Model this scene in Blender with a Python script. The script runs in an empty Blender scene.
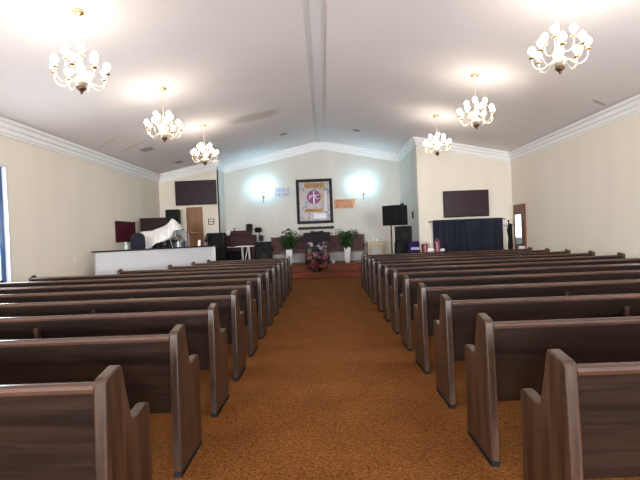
import bpy, bmesh, math, random
from mathutils import Vector, Matrix
random.seed(7)
S = bpy.context.scene
C = S.collection
PI = math.pi

# ------------------------------------------------------------------ materials
def mat(name, col, rough=.6, metal=0., spec=.5, emit=None, estr=0.):
    m = bpy.data.materials.new(name); m.use_nodes = True
    b = m.node_tree.nodes['Principled BSDF']
    b.inputs['Base Color'].default_value = (*col, 1)
    b.inputs['Roughness'].default_value = rough
    b.inputs['Metallic'].default_value = metal
    b.inputs['Specular IOR Level'].default_value = spec
    if emit:
        b.inputs['Emission Color'].default_value = (*emit, 1)
        b.inputs['Emission Strength'].default_value = estr
    return m

def noisy(name, c1, c2, scale=(10, 10, 10), rough=.6, detail=4., bump=0., spec=.4, lo=.35, hi=.65, coord='Object', bscale=None, bdist=.02):
    m = mat(name, c1, rough, 0, spec)
    nt = m.node_tree; N = nt.nodes; L = nt.links; b = N['Principled BSDF']
    tc = N.new('ShaderNodeTexCoord'); mp = N.new('ShaderNodeMapping'); mp.inputs['Scale'].default_value = scale
    L.new(tc.outputs[coord], mp.inputs['Vector'])
    nz = N.new('ShaderNodeTexNoise'); nz.inputs['Scale'].default_value = 1; nz.inputs['Detail'].default_value = detail
    L.new(mp.outputs[0], nz.inputs['Vector'])
    cr = N.new('ShaderNodeValToRGB'); e = cr.color_ramp.elements
    e[0].position = lo; e[0].color = (*c1, 1); e[1].position = hi; e[1].color = (*c2, 1)
    L.new(nz.outputs['Fac'], cr.inputs[0]); L.new(cr.outputs[0], b.inputs['Base Color'])
    if bump:
        bp = N.new('ShaderNodeBump'); bp.inputs['Strength'].default_value = bump; bp.inputs['Distance'].default_value = bdist
        if bscale:
            n2 = N.new('ShaderNodeTexNoise'); n2.inputs['Scale'].default_value = bscale; n2.inputs['Detail'].default_value = 3
            L.new(tc.outputs[coord], n2.inputs['Vector']); L.new(n2.outputs['Fac'], bp.inputs['Height'])
        else:
            L.new(nz.outputs['Fac'], bp.inputs['Height'])
        L.new(bp.outputs[0], b.inputs['Normal'])
    return m

def wood(name, dark, light, axis, rough=.4, spec=.5):
    m = mat(name, dark, rough, 0, spec)
    nt = m.node_tree; N = nt.nodes; L = nt.links; b = N['Principled BSDF']
    tc = N.new('ShaderNodeTexCoord'); mp = N.new('ShaderNodeMapping')
    sc = [38, 38, 38]; sc[axis] = 1.6
    mp.inputs['Scale'].default_value = sc
    L.new(tc.outputs['Object'], mp.inputs['Vector'])
    nz = N.new('ShaderNodeTexNoise'); nz.inputs['Scale'].default_value = 1; nz.inputs['Detail'].default_value = 5; nz.inputs['Roughness'].default_value = .6
    L.new(mp.outputs[0], nz.inputs['Vector'])
    mp2 = N.new('ShaderNodeMapping'); s2 = [7, 7, 7]; s2[axis] = .7; mp2.inputs['Scale'].default_value = s2
    L.new(tc.outputs['Object'], mp2.inputs['Vector'])
    wv = N.new('ShaderNodeTexNoise'); wv.inputs['Scale'].default_value = 1; wv.inputs['Detail'].default_value = 2; wv.inputs['Distortion'].default_value = 1.2
    L.new(mp2.outputs[0], wv.inputs['Vector'])
    mx = N.new('ShaderNodeMath'); mx.operation = 'ADD'; L.new(nz.outputs['Fac'], mx.inputs[0]); L.new(wv.outputs['Fac'], mx.inputs[1])
    hf = N.new('ShaderNodeMath'); hf.operation = 'MULTIPLY'; hf.inputs[1].default_value = .5; L.new(mx.outputs[0], hf.inputs[0])
    cr = N.new('ShaderNodeValToRGB'); e = cr.color_ramp.elements
    e[0].position = .38; e[0].color = (*dark, 1); e[1].position = .62; e[1].color = (*light, 1)
    L.new(hf.outputs[0], cr.inputs[0]); L.new(cr.outputs[0], b.inputs['Base Color'])
    bp = N.new('ShaderNodeBump'); bp.inputs['Strength'].default_value = .05; bp.inputs['Distance'].default_value = .003
    L.new(nz.outputs['Fac'], bp.inputs['Height']); L.new(bp.outputs[0], b.inputs['Normal'])
    return m

WD, WL = (.050, .026, .020), (.135, .070, .050)
M = dict(
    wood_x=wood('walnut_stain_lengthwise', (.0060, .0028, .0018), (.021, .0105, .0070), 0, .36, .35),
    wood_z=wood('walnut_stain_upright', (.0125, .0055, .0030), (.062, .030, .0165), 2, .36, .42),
    rail=wood('walnut_rail', (.030, .013, .008), (.070, .035, .023), 0, .25),
    glide=mat('black_glide', (.006, .006, .006), .7, 0, .15),
    crown=mat('white_crown_paint', (.80, .79, .77), .5),
    white=mat('white_paint', (.60, .59, .58), .5),
    chipw=mat('cool_white_panel', (.50, .50, .51), .5),
    darkcap=mat('dark_cap_wood', (.014, .008, .007), .5, 0, .25),
    plat=wood('platform_boards', (.19, .065, .022), (.30, .115, .042), 0, .5, .25),
    riser=wood('red_step_wood', (.14, .026, .009), (.23, .050, .018), 0, .5, .25),
    brass=mat('polished_brass', (.85, .60, .32), .25, 1.),
    paleb=mat('pale_brass', (.92, .80, .62), .3, .6),
    bronze=mat('dark_bronze', (.12, .06, .035), .4, .8),
    ivory=mat('ivory_sleeve', (.85, .80, .70), .5),
    bulb=mat('lit_bulb', (1, 1, 1), .4, 0, .5, (1., .90, .78), 11.),
    cool=mat('lit_cool_globe', (1, 1, 1), .4, 0, .5, (.36, .76, 1.), 13.),
    black=mat('black_plastic', (.006, .006, .007), .5, 0, .2),
    blackm=mat('black_matte', (.005, .005, .006), .8, 0, .2),
    grille=noisy('black_grille', (.004, .004, .005), (.010, .010, .012), (160, 160, 160), .7, spec=.2),
    screen=mat('tv_screen', (.030, .014, .022), .35, 0, .3),
    chrome=mat('chrome', (.26, .26, .28), .25, 1.),
    steel=mat('grey_steel', (.14, .14, .15), .35, .9),
    navy=noisy('navy_cloth', (.0045, .0065, .015), (.010, .0135, .029), (6, 6, 1.5), .85),
    navyc=mat('navy_upholstery', (.005, .007, .018), .8),
    maroon=noisy('maroon_felt', (.055, .008, .013), (.080, .013, .020), (40, 40, 40), .9, spec=.1),
    darkmar=noisy('dark_maroon_wood', (.018, .006, .007), (.032, .010, .011), (4, 4, 20), .6, spec=.25),
    mahog=noisy('mahogany_case', (.030, .006, .009), (.048, .011, .014), (3, 3, 25), .5, spec=.15),
    cloth=noisy('white_sheet', (.74, .72, .70), (.80, .78, .76), (5, 5, 5), .9),
    doorw=wood('oak_door', (.20, .085, .035), (.30, .14, .06), 2, .45),
    redwood=wood('red_brown_door', (.12, .035, .018), (.19, .06, .03), 2, .4),
    pane=mat('sunlit_window_pane', (.8, .9, 1), .2, 0, .5, (.80, .91, 1.), 1.15),
    lace=noisy('thin_lace', (.45, .5, .55), (.62, .66, .7), (60, 60, 60), .9),
    bluefr=mat('blue_frame_paint', (.02, .07, .20), .4),
    mauve=noisy('mauve_upholstery', (.085, .036, .033), (.125, .058, .052), (25, 25, 25), .85),
    benchw=wood('bench_wood', (.07, .03, .022), (.13, .06, .045), 0, .4),
    pine=wood('pale_pine', (.50, .38, .24), (.62, .50, .34), 0, .5),
    leaf=noisy('green_leaf', (.010, .040, .010), (.040, .105, .028), (14, 14, 14), .45),
    leafl=noisy('light_green_leaf', (.06, .16, .04), (.12, .25, .07), (14, 14, 14), .45),
    leafd=noisy('dark_leaf', (.012, .03, .016), (.035, .07, .03), (14, 14, 14), .5),
    soil=mat('soil', (.03, .02, .015), .9),
    stem=mat('green_stem', (.05, .10, .03), .6),
    gold=noisy('gold_print', (.34, .18, .04), (.46, .27, .09), (30, 30, 30), .5),
    purple=noisy('purple_print', (.17, .020, .11), (.24, .035, .16), (20, 20, 20), .5),
    text_dark=mat('dark_print', (.11, .045, .02), .6),
    text_white=mat('white_print', (.80, .76, .80), .6),
    text_blue=mat('blue_violet_print', (.14, .15, .34), .6),
    text_rust=mat('rust_print', (.28, .085, .03), .6),
    banner_w=noisy('pale_lavender_banner', (.58, .55, .55), (.63, .59, .60), (4, 4, 4), .7),
    banner_o=noisy('peach_banner', (.58, .27, .13), (.66, .34, .19), (4, 4, 4), .7),
    mauvepeach=noisy('faded_peach_print', (.40, .26, .20), (.52, .36, .28), (9, 9, 5), .5),
    pbox=mat('purple_carton', (.014, .003, .040), .7, 0, .15),
    label=mat('pale_label', (.34, .30, .46), .5),
    red=noisy('red_paper', (.10, .008, .016), (.19, .025, .04), (20, 20, 5), .6),
    pinkw=mat('pink_stripe', (.40, .21, .22), .6),
    tissue=mat('white_tissue', (.75, .72, .72), .9),
    lilac=noisy('lilac_fringe', (.006, .004, .006), (.032, .022, .030), (70, 70, 70), .95, bump=.6),
    cream=mat('cream_panel', (.36, .31, .19), .6),
    f_red=mat('red_petals', (.20, .010, .025), .6), f_pink=mat('pink_petals', (.34, .08, .16), .6),
    f_pur=mat('purple_petals', (.085, .045, .12), .6), f_wht=mat('white_petals', (.46, .43, .41), .6),
    f_org=mat('orange_petals', (.34, .12, .06), .6),
    fluid=mat('pale_green_liquid', (.45, .65, .50), .3),
    vent=mat('vent_grey', (.30, .28, .27), .5),
    plate=mat('switch_plate', (.76, .70, .60), .4),
    paper=mat('paper_white', (.85, .84, .80), .7),
)

def wall_material():
    # cream wall covering with faint upright streaks
    m = noisy('cream_wall_covering', (.735, .670, .570), (.775, .710, .610), (2.2, 2.2, .25), .85, detail=5, spec=.2, lo=.3, hi=.7)
    return m
M['wallp'] = wall_material()
M['wallc'] = noisy('chancel_wall_paint', (.62, .58, .52), (.66, .62, .56), (1.5, 1.5, .5), .85, spec=.2)
M['back'] = mat('back_wall_paint', (.58, .52, .45), .85)

def carpet_material():
    m = mat('orange_brown_shag', (.3, .12, .03), .95, 0, .1)
    nt = m.node_tree; N = nt.nodes; L = nt.links; b = N['Principled BSDF']
    tc = N.new('ShaderNodeTexCoord')
    n1 = N.new('ShaderNodeTexNoise'); n1.inputs['Scale'].default_value = 52; n1.inputs['Detail'].default_value = 5; n1.inputs['Roughness'].default_value = .7; n1.inputs['Distortion'].default_value = .8
    n2 = N.new('ShaderNodeTexNoise'); n2.inputs['Scale'].default_value = 2.2; n2.inputs['Detail'].default_value = 5
    L.new(tc.outputs['Object'], n1.inputs['Vector']); L.new(tc.outputs['Object'], n2.inputs['Vector'])
    cr = N.new('ShaderNodeValToRGB'); e = cr.color_ramp.elements
    e[0].position = .34; e[0].color = (.037, .0110, .0021, 1); e[1].position = .66; e[1].color = (.27, .106, .023, 1)
    k = cr.color_ramp.elements.new(.5); k.color = (.155, .053, .010, 1)
    L.new(n1.outputs['Fac'], cr.inputs[0])
    c2 = N.new('ShaderNodeValToRGB'); e = c2.color_ramp.elements
    e[0].position = .3; e[0].color = (.80, .76, .74, 1); e[1].position = .7; e[1].color = (1.08, 1.08, 1.06, 1)
    L.new(n2.outputs['Fac'], c2.inputs[0])
    mx = N.new('ShaderNodeMix'); mx.data_type = 'RGBA'; mx.blend_type = 'MULTIPLY'; mx.inputs[0].default_value = 1
    L.new(cr.outputs[0], mx.inputs[6]); L.new(c2.outputs[0], mx.inputs[7]); L.new(mx.outputs[2], b.inputs['Base Color'])
    b.inputs['Sheen Weight'].default_value = .10; b.inputs['Sheen Roughness'].default_value = .5; b.inputs['Sheen Tint'].default_value = (1., .45, .15, 1)
    bp = N.new('ShaderNodeBump'); bp.inputs['Strength'].default_value = .9; bp.inputs['Distance'].default_value = .02
    L.new(n1.outputs['Fac'], bp.inputs['Height']); L.new(bp.outputs[0], b.inputs['Normal'])
    return m
M['carpet'] = carpet_material()

def ceiling_material():
    # off-white ceiling board with a few brown water stains that have their own shapes
    m = mat('ceiling_board', (.72, .69, .67), .9, 0, .2)
    nt = m.node_tree; N = nt.nodes; L = nt.links; b = N['Principled BSDF']
    tc = N.new('ShaderNodeTexCoord')
    nz = N.new('ShaderNodeTexNoise'); nz.inputs['Scale'].default_value = 3; nz.inputs['Detail'].default_value = 6
    L.new(tc.outputs['Object'], nz.inputs['Vector'])
    prev = None
    base = N.new('ShaderNodeRGB'); base.outputs[0].default_value = (.860, .795, .782, 1); prev = base.outputs[0]
    #  centre x, y, half x, half y, rotation, strength
    for cx, cy, hx, hy, rot, st in ((-1.80, 12.05, .72, .34, .12, .55), (-5.15, 12.0, .55, .06, -.5, .32), (-5.35, 11.1, .45, .06, -.6, .25),
                                    (5.75, 9.1, .22, .06, .5, .8)):
        mp = N.new('ShaderNodeMapping'); mp.vector_type = 'TEXTURE'
        mp.inputs['Location'].default_value = (cx, cy, 0); mp.inputs['Rotation'].default_value = (0, 0, rot); mp.inputs['Scale'].default_value = (hx, hy, 1e3)
        L.new(tc.outputs['Object'], mp.inputs['Vector'])
        ln = N.new('ShaderNodeVectorMath'); ln.operation = 'LENGTH'; L.new(mp.outputs[0], ln.inputs[0])
        ad = N.new('ShaderNodeMath'); ad.operation = 'ADD'; L.new(ln.outputs['Value'], ad.inputs[0]); L.new(nz.outputs['Fac'], ad.inputs[1])
        mr = N.new('ShaderNodeMapRange'); mr.inputs['From Min'].default_value = 1.7; mr.inputs['From Max'].default_value = 1.2
        mr.inputs['To Min'].default_value = 0; mr.inputs['To Max'].default_value = st
        L.new(ad.outputs[0], mr.inputs['Value'])
        mx = N.new('ShaderNodeMix'); mx.data_type = 'RGBA'; L.new(mr.outputs[0], mx.inputs[0]); L.new(prev, mx.inputs[6]); mx.inputs[7].default_value = (.50, .41, .33, 1)
        prev = mx.outputs[2]
    L.new(prev, b.inputs['Base Color'])
    n2 = N.new('ShaderNodeTexNoise'); n2.inputs['Scale'].default_value = 60; L.new(tc.outputs['Object'], n2.inputs['Vector'])
    bp = N.new('ShaderNodeBump'); bp.inputs['Strength'].default_value = .15; bp.inputs['Distance'].default_value = .01
    L.new(n2.outputs['Fac'], bp.inputs['Height']); L.new(bp.outputs[0], b.inputs['Normal'])
    return m
M['ceil'] = ceiling_material()

def poster_material():
    # faded collage print: soft patches of grey, peach, lilac and cream
    m = mat('poster_print', (.6, .55, .55), .35)
    nt = m.node_tree; N = nt.nodes; L = nt.links; b = N['Principled BSDF']
    tc = N.new('ShaderNodeTexCoord'); mp = N.new('ShaderNodeMapping'); mp.inputs['Scale'].default_value = (5, 5, 3.2); L.new(tc.outputs['Object'], mp.inputs['Vector'])
    nz = N.new('ShaderNodeTexNoise'); nz.inputs['Scale'].default_value = 1; nz.inputs['Detail'].default_value = 6; nz.inputs['Roughness'].default_value = .65
    L.new(mp.outputs[0], nz.inputs['Vector'])
    cr = N.new('ShaderNodeValToRGB'); e = cr.color_ramp.elements
    e[0].position = .25; e[0].color = (.13, .12, .18, 1); e[1].position = .8; e[1].color = (.56, .53, .56, 1)
    for p, c in ((.42, (.20, .18, .23, 1)), (.52, (.37, .33, .34, 1)), (.62, (.39, .25, .18, 1)), (.70, (.42, .38, .41, 1))):
        k = cr.color_ramp.elements.new(p); k.color = c
    L.new(nz.outputs['Fac'], cr.inputs[0]); L.new(cr.outputs[0], b.inputs['Base Color'])
    return m
M['poster'] = poster_material()

# ------------------------------------------------------------------ mesh builder
class B:
    def __init__(s): s.bm = bmesh.new()
    def box(s, x0, x1, y0, y1, z0, z1):
        v = [s.bm.verts.new((x, y, z)) for x in (x0, x1) for y in (y0, y1) for z in (z0, z1)]
        for f in ((0, 1, 3, 2), (4, 6, 7, 5), (0, 4, 5, 1), (2, 3, 7, 6), (0, 2, 6, 4), (1, 5, 7, 3)):
            s.bm.faces.new([v[i] for i in f])
        return s
    def obox(s, c, size, rot=(0, 0, 0)):
        from mathutils import Euler
        R = Euler(rot).to_matrix(); c = Vector(c)
        v = [s.bm.verts.new(c + R @ Vector((x * size[0] / 2, y * size[1] / 2, z * size[2] / 2))) for x in (-1, 1) for y in (-1, 1) for z in (-1, 1)]
        for f in ((0, 1, 3, 2), (4, 6, 7, 5), (0, 4, 5, 1), (2, 3, 7, 6), (0, 2, 6, 4), (1, 5, 7, 3)):
            s.bm.faces.new([v[i] for i in f])
        return s
    def frustum(s, c, w0, d0, w1, d1, z0, z1):
        x, y = c
        v = [s.bm.verts.new((x + a * w / 2, y + b * d / 2, z)) for z, w, d in ((z0, w0, d0), (z1, w1, d1)) for a, b in ((-1, -1), (1, -1), (1, 1), (-1, 1))]
        for f in ((3, 2, 1, 0), (4, 5, 6, 7), (0, 1, 5, 4), (1, 2, 6, 5), (2, 3, 7, 6), (3, 0, 4, 7)):
            s.bm.faces.new([v[i] for i in f])
        return s
    def prism(s, pts, axis, a, b):
        # closed polygon swept along an axis; pts are the two remaining coordinates in order
        def mk(p, t):
            return {0: (t, p[0], p[1]), 1: (p[0], t, p[1]), 2: (p[0], p[1], t)}[axis]
        v0 = [s.bm.verts.new(mk(p, a)) for p in pts]; v1 = [s.bm.verts.new(mk(p, b)) for p in pts]
        n = len(pts)
        s.bm.faces.new(v0[::-1]); s.bm.faces.new(v1)
        for i in range(n): s.bm.faces.new((v0[i], v0[(i + 1) % n], v1[(i + 1) % n], v1[i]))
        return s
    def tube(s, pts, r, n=8, cap=True):
        pts = [Vector(p) for p in pts]; rr = r if isinstance(r, (list, tuple)) else [r] * len(pts)
        rings = []
        up = Vector((0, 0, 1))
        t0 = (pts[1] - pts[0]).normalized()
        a = t0.cross(up) if abs(t0.z) < .95 else t0.cross(Vector((1, 0, 0)))
        a.normalize()
        for i, p in enumerate(pts):
            t = (pts[min(i + 1, len(pts) - 1)] - pts[max(i - 1, 0)]).normalized()
            a = (a - t * a.dot(t)).normalized(); b = t.cross(a)
            rings.append([s.bm.verts.new(p + (a * math.cos(2 * PI * k / n) + b * math.sin(2 * PI * k / n)) * rr[i]) for k in range(n)])
        for i in range(len(rings) - 1):
            for k in range(n): s.bm.faces.new((rings[i][k], rings[i][(k + 1) % n], rings[i + 1][(k + 1) % n], rings[i + 1][k]))
        if cap: s.bm.faces.new(rings[0][::-1]); s.bm.faces.new(rings[-1])
        return s
    def lathe(s, prof, c=(0, 0, 0), n=16, rot=None):
        c = Vector(c); rings = []
        R = rot if rot else Matrix.Identity(3)
        for r, z in prof:
            rings.append([s.bm.verts.new(c + R @ Vector((r * math.cos(2 * PI * k / n), r * math.sin(2 * PI * k / n), z))) for k in range(n)])
        for i in range(len(rings) - 1):
            for k in range(n): s.bm.faces.new((rings[i][k], rings[i][(k + 1) % n], rings[i + 1][(k + 1) % n], rings[i + 1][k]))
        s.bm.faces.new(rings[0][::-1]); s.bm.faces.new(rings[-1])
        return s
    def ball(s, c, r, sub=2, sc=(1, 1, 1)):
        m = Matrix.Translation(c) @ Matrix.Diagonal((*sc, 1))
        bmesh.ops.create_icosphere(s.bm, subdivisions=sub, radius=r, matrix=m); return s
    def leaf(s, base, d, length, width, droop=.3, fold=.15):
        d = Vector(d).normalized(); side = d.cross(Vector((0, 0, 1)))
        if side.length < .05: side = Vector((1, 0, 0))
        side.normalize(); up = side.cross(d); base = Vector(base)
        prof = ((0, .08), (.25, .8), (.5, 1.), (.75, .7), (1., .04))
        L_, Mid, R_ = [], [], []
        for t, w in prof:
            p = base + d * length * t - Vector((0, 0, 1)) * droop * length * t * t
            L_.append(s.bm.verts.new(p + side * width * w / 2 + up * fold * width * w)); R_.append(s.bm.verts.new(p - side * width * w / 2 + up * fold * width * w))
            Mid.append(s.bm.verts.new(p))
        for i in range(4):
            s.bm.faces.new((L_[i], L_[i + 1], Mid[i + 1], Mid[i])); s.bm.faces.new((Mid[i], Mid[i + 1], R_[i + 1], R_[i]))
        return s
    def build(s, name, m, parent=None, bevel=0., seg=2, smooth=False, loc=None, rotz=0.):
        bmesh.ops.recalc_face_normals(s.bm, faces=s.bm.faces)
        me = bpy.data.meshes.new(name); s.bm.to_mesh(me); s.bm.free()
        if smooth:
            for p in me.polygons: p.use_smooth = True
        o = bpy.data.objects.new(name, me); C.objects.link(o)
        me.materials.append(M[m] if isinstance(m, str) else m)
        if parent: o.parent = parent
        if loc: o.location = loc
        o.rotation_euler.z = rotz
        if bevel:
            b = o.modifiers.new('bevel', 'BEVEL'); b.width = bevel; b.segments = seg; b.limit_method = 'ANGLE'; b.angle_limit = .6
        return o

def tag(o, label, cat, group=None):
    o['label'] = label; o['category'] = cat
    if group: o['group'] = group
    return o
def struct(o, label=None, cat=None):
    o['kind'] = 'structure'
    if label: o['label'] = label
    if cat: o['category'] = cat
    return o
def thing(name, label, cat, loc=(0, 0, 0), rotz=0, group=None):
    o = bpy.data.objects.new(name, None); C.objects.link(o); o.empty_display_size = .1
    o.location = loc; o.rotation_euler.z = rotz
    return tag(o, label, cat, group)
def dup(o, parent=None):
    c = o.copy(); C.objects.link(c)
    if parent: c.parent = parent
    for ch in list(o.children): dup(ch, c)
    return c
def text(name, body, m, parent, size, loc, rot=(PI / 2, 0, 0), depth=.002, width=None):
    cu = bpy.data.curves.new(name, 'FONT'); cu.body = body; cu.size = size; cu.extrude = depth; cu.align_x = 'CENTER'; cu.align_y = 'CENTER'
    cu.resolution_u = 3
    f = bpy.data.objects.new(name + '_outline', cu); C.objects.link(f); bpy.context.view_layer.update()
    me = bpy.data.meshes.new_from_object(f.evaluated_get(bpy.context.evaluated_depsgraph_get()))
    bpy.data.objects.remove(f); bpy.data.curves.remove(cu)
    if width:
        xs = [v.co.x for v in me.vertices]; k = width / max(max(xs) - min(xs), 1e-6)
        for v in me.vertices: v.co.x *= k
    me.name = name; me.materials.clear(); me.materials.append(M[m])
    o = bpy.data.objects.new(name, me); C.objects.link(o); o.parent = parent; o.location = loc; o.rotation_euler = rot
    return o

# ------------------------------------------------------------------ the room
XL, XR = -6.0, 6.12           # side walls
YL, YR, YC = 16.15, 14.30, 17.33   # front walls left / right of the recess, and the recess wall
CL, CR = -3.85, 3.09          # sides of the recess
YB = -8.5                     # back wall
RZ, SL = 5.14, .207           # ridge height, ceiling slope
cz = lambda x: RZ - SL * abs(x)
T = .22

fl = B().box(XL - T, XR + T, YB - T, YC + T, -.12, 0).build('floor', 'carpet'); struct(fl, 'orange-brown shag carpet over the whole floor', 'floor')

def side_wall(name, x0, x1, y0, y1, h, wins, m):
    b = B(); ys = y0
    for (a, c, zb, zt) in wins:
        b.box(x0, x1, ys, a, 0, h); b.box(x0, x1, a, c, 0, zb); b.box(x0, x1, a, c, zt, h); ys = c
    b.box(x0, x1, ys, y1, 0, h)
    return struct(b.build(name, m))
WZ0, WZ1 = .75, 3.04
winL = [(-6.0, -5.0, WZ0, WZ1), (-2.6, -1.6, WZ0, WZ1), (.9, 1.9, WZ0, WZ1), (4.2, 5.2, WZ0, WZ1), (7.40, 8.38, WZ0, WZ1)]
winR = [(-6.0, -5.0, WZ0, WZ1), (-2.6, -1.6, WZ0, WZ1), (.9, 1.9, WZ0, WZ1), (4.2, 5.2, WZ0, WZ1)]
o = side_wall('wall_left', XL - T, XL, YB, YL + T, 3.96, winL, 'wallp'); o['label'] = 'cream wall down the left side'
DY0, DY1, DZ = 13.44, 14.04, 2.11
o = side_wall('wall_right', XR, XR + T, YB, YR + T, 3.93, winR, 'wallp'); o['label'] = 'cream wall down the right side'
def gable(name, x0, x1, y0, y1, m, z0=0.):
    xs = [x0] + ([0.] if x0 < 0 < x1 else []) + [x1]
    pts = [(x0, z0), (x1, z0)] + [(x, cz(x) + .03) for x in xs[::-1]]
    return struct(B().prism(pts, 1, y0, y1).build(name, m))
gable('wall_front_left', XL, CL, YL, YL + T, 'wallp')['label'] = 'cream end wall on the left with the door'
gable('wall_front_right', CR, XR, YR, YR + T, 'wallp')['label'] = 'cream end wall on the right with the blue curtain'
gable('wall_chancel', CL - .1, CR + .1, YC, YC + T, 'wallc')['label'] = 'pale recessed wall behind the pulpit'
struct(B().box(CL - T, CL, YL + T, YC, 0, cz(CL) + .02).box(CL - T + .001, CL, YL + .001, YL + T, 0, cz(CL)).build('wall_chancel_left', 'wallc'))
struct(B().box(CR, CR + T, YR + T, YC, 0, cz(CR) + .02).build('wall_chancel_right', 'wallc'))
bw = B()
BWX = ((-4.4, -2.0), (2.1, 4.5)); BZ0, BZ1 = .9, 2.9
bw.box(XL, XR, YB - T, YB, 0, BZ0).box(XL, -4.4, YB - T, YB, BZ0, BZ1).box(-2.0, 2.1, YB - T, YB, BZ0, BZ1).box(4.5, XR, YB - T, YB, BZ0, BZ1)
bw.prism([(XL, BZ1), (XR, BZ1), (XR, cz(XR) + .03), (0, RZ + .03), (XL, cz(XL) + .03)], 1, YB - T, YB)
struct(bw.build('wall_back', 'back'))
# ceiling: two slopes with thickness
cx0, cx1 = XL - T, XR + T
pts = [(cx0, cz(cx0)), (0, RZ), (cx1, cz(cx1)), (cx1, cz(cx1) + .2), (0, RZ + .2), (cx0, cz(cx0) + .2)]
struct(B().prism(pts, 1, YB - T, YC + T).build('ceiling', 'ceil'), 'off-white vaulted ceiling with water stains')
# ridge board with an edge strip along either side
M['ridge'] = mat('ridge_board_paint', (.81, .765, .765), .8)
rg = B().prism([(-.115, RZ - .05), (.115, RZ - .05), (.115, RZ), (-.115, RZ)], 1, YB, YC).build('trim_ridge', 'ridge'); struct(rg, 'flat boxed ridge strip along the middle of the ceiling')
for s in (-1, 1):
    e = B().box(s * .127 - .009, s * .127 + .009, YB, YC, RZ - .062, RZ - .012).build('trim_ridge_edge', 'crown'); struct(e); e.parent = rg
# crown mouldings: stepped boards
PROF = [(0, -.30), (.02, -.30), (.02, -.26), (.045, -.255), (.045, -.17), (.075, -.155), (.085, -.075), (.125, -.055), (.135, 0), (0, 0)]
def crown_run(name, p0, p1, nrm, ext=(0, 0)):
    # sweep the profile from p0 to p1 (3-D points on the wall at ceiling level); nrm points into the room
    b = B(); p0 = Vector(p0); p1 = Vector(p1); n = Vector(nrm); d = p1 - p0
    tz = .03
    v0, v1 = [], []
    for a, z in PROF:
        zz = z - (SL * a if False else 0)
        e0 = d.normalized() * 0
        v0.append(b.bm.verts.new(p0 + n * a + Vector((0, 0, zz)))); v1.append(b.bm.verts.new(p1 + n * a + Vector((0, 0, zz))))
    k = len(PROF)
    b.bm.faces.new(v0); b.bm.faces.new(v1[::-1])
    for i in range(k): b.bm.faces.new((v0[i], v0[(i + 1) % k], v1[(i + 1) % k], v1[i]))
    return struct(b.build(name, 'crown'), None)
crown_run('trim_1', (XL, YB, cz(XL)), (XL, YL, cz(XL)), (1, 0, 0))
crown_run('trim_2', (XR, YB, cz(XR)), (XR, YR, cz(XR)), (-1, 0, 0))
crown_run('trim_3', (XL, YL, cz(XL)), (CL, YL, cz(CL)), (0, -1, 0))
crown_run('trim_4', (CR, YR, cz(CR)), (XR, YR, cz(XR)), (0, -1, 0))
crown_run('trim_5', (CL, YL - .13, cz(CL)), (CL, YC, cz(CL)), (1, 0, 0))
crown_run('trim_6', (CR, YR - .13, cz(CR)), (CR, YC, cz(CR)), (-1, 0, 0))
crown_run('trim_7', (CL, YC, cz(CL)), (0, YC, RZ), (0, -1, 0))
crown_run('trim_8', (0, YC, RZ), (CR, YC, cz(CR)), (0, -1, 0))
# base boards
for nm, bx in (('baseboard_left', (XL, XL + .02, YB, 10.9)), ('baseboard_right', (XR - .02, XR, YB, DY0 - .09)), ('baseboard_front', (CR + .01, XR, YR - .02, YR)), ):
    struct(B().box(bx[0], bx[1], bx[2], bx[3], 0, .12).build(nm, 'white'))
struct(B().box(CL + .01, CR - .01, YC - .02, YC, .42, .58).build('baseboard_chancel', 'white'))
# platform and steps
struct(B().box(-3.45, CR, 15.42, YC, 0, .42).box(CL, -3.45, YL + T, YC, 0, .42).build('floor_platform', 'plat'), 'raised wooden platform behind the red steps')
st = B().box(-3.45, CR, 15.10, 15.42, 0, .21).build('floor_step', 'riser', bevel=.012); struct(st, 'polished red-brown wooden step in front of the platform')
stf = B().box(-3.45, CR, 15.405, 15.425, .2105, .40).build('floor_step_riser', 'riser'); struct(stf)
struct(B().box(-3.45, CR, 15.395, 15.50, .401, .424).build('floor_step_nosing', 'riser', bevel=.01))
# choir corner: raised floor and low wall with dark cap
struct(B().prism([(XL, 10.88), (-5.73, 10.88), (-3.34, 13.10), (-3.45, 15.09), (-3.45, 16.14), (XL, 16.14)], 2, 0, .60).build('floor_choir', 'carpet'))
ax, ay, bx_, by_ = -5.64, 10.78, -3.25, 13.00
ang = math.atan2(by_ - ay, bx_ - ax); ln = math.hypot(bx_ - ax, by_ - ay)
hw = B().box(0, ln, 0, .12, 0, 1.255).build('wall_choir', 'chipw', loc=(ax, ay, 0), rotz=ang); struct(hw, 'low white half wall with a dark cap around the drum corner')
cp = B().box(-.05, ln + .06, -.05, .17, 1.256, 1.292).build('wall_choir_cap', 'darkcap', hw, bevel=.008); struct(cp)
pp = B().box(ln - .10, ln + .012, -.012, .132, 0, 1.254).build('wall_choir_post', 'white', hw); struct(pp)

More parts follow.
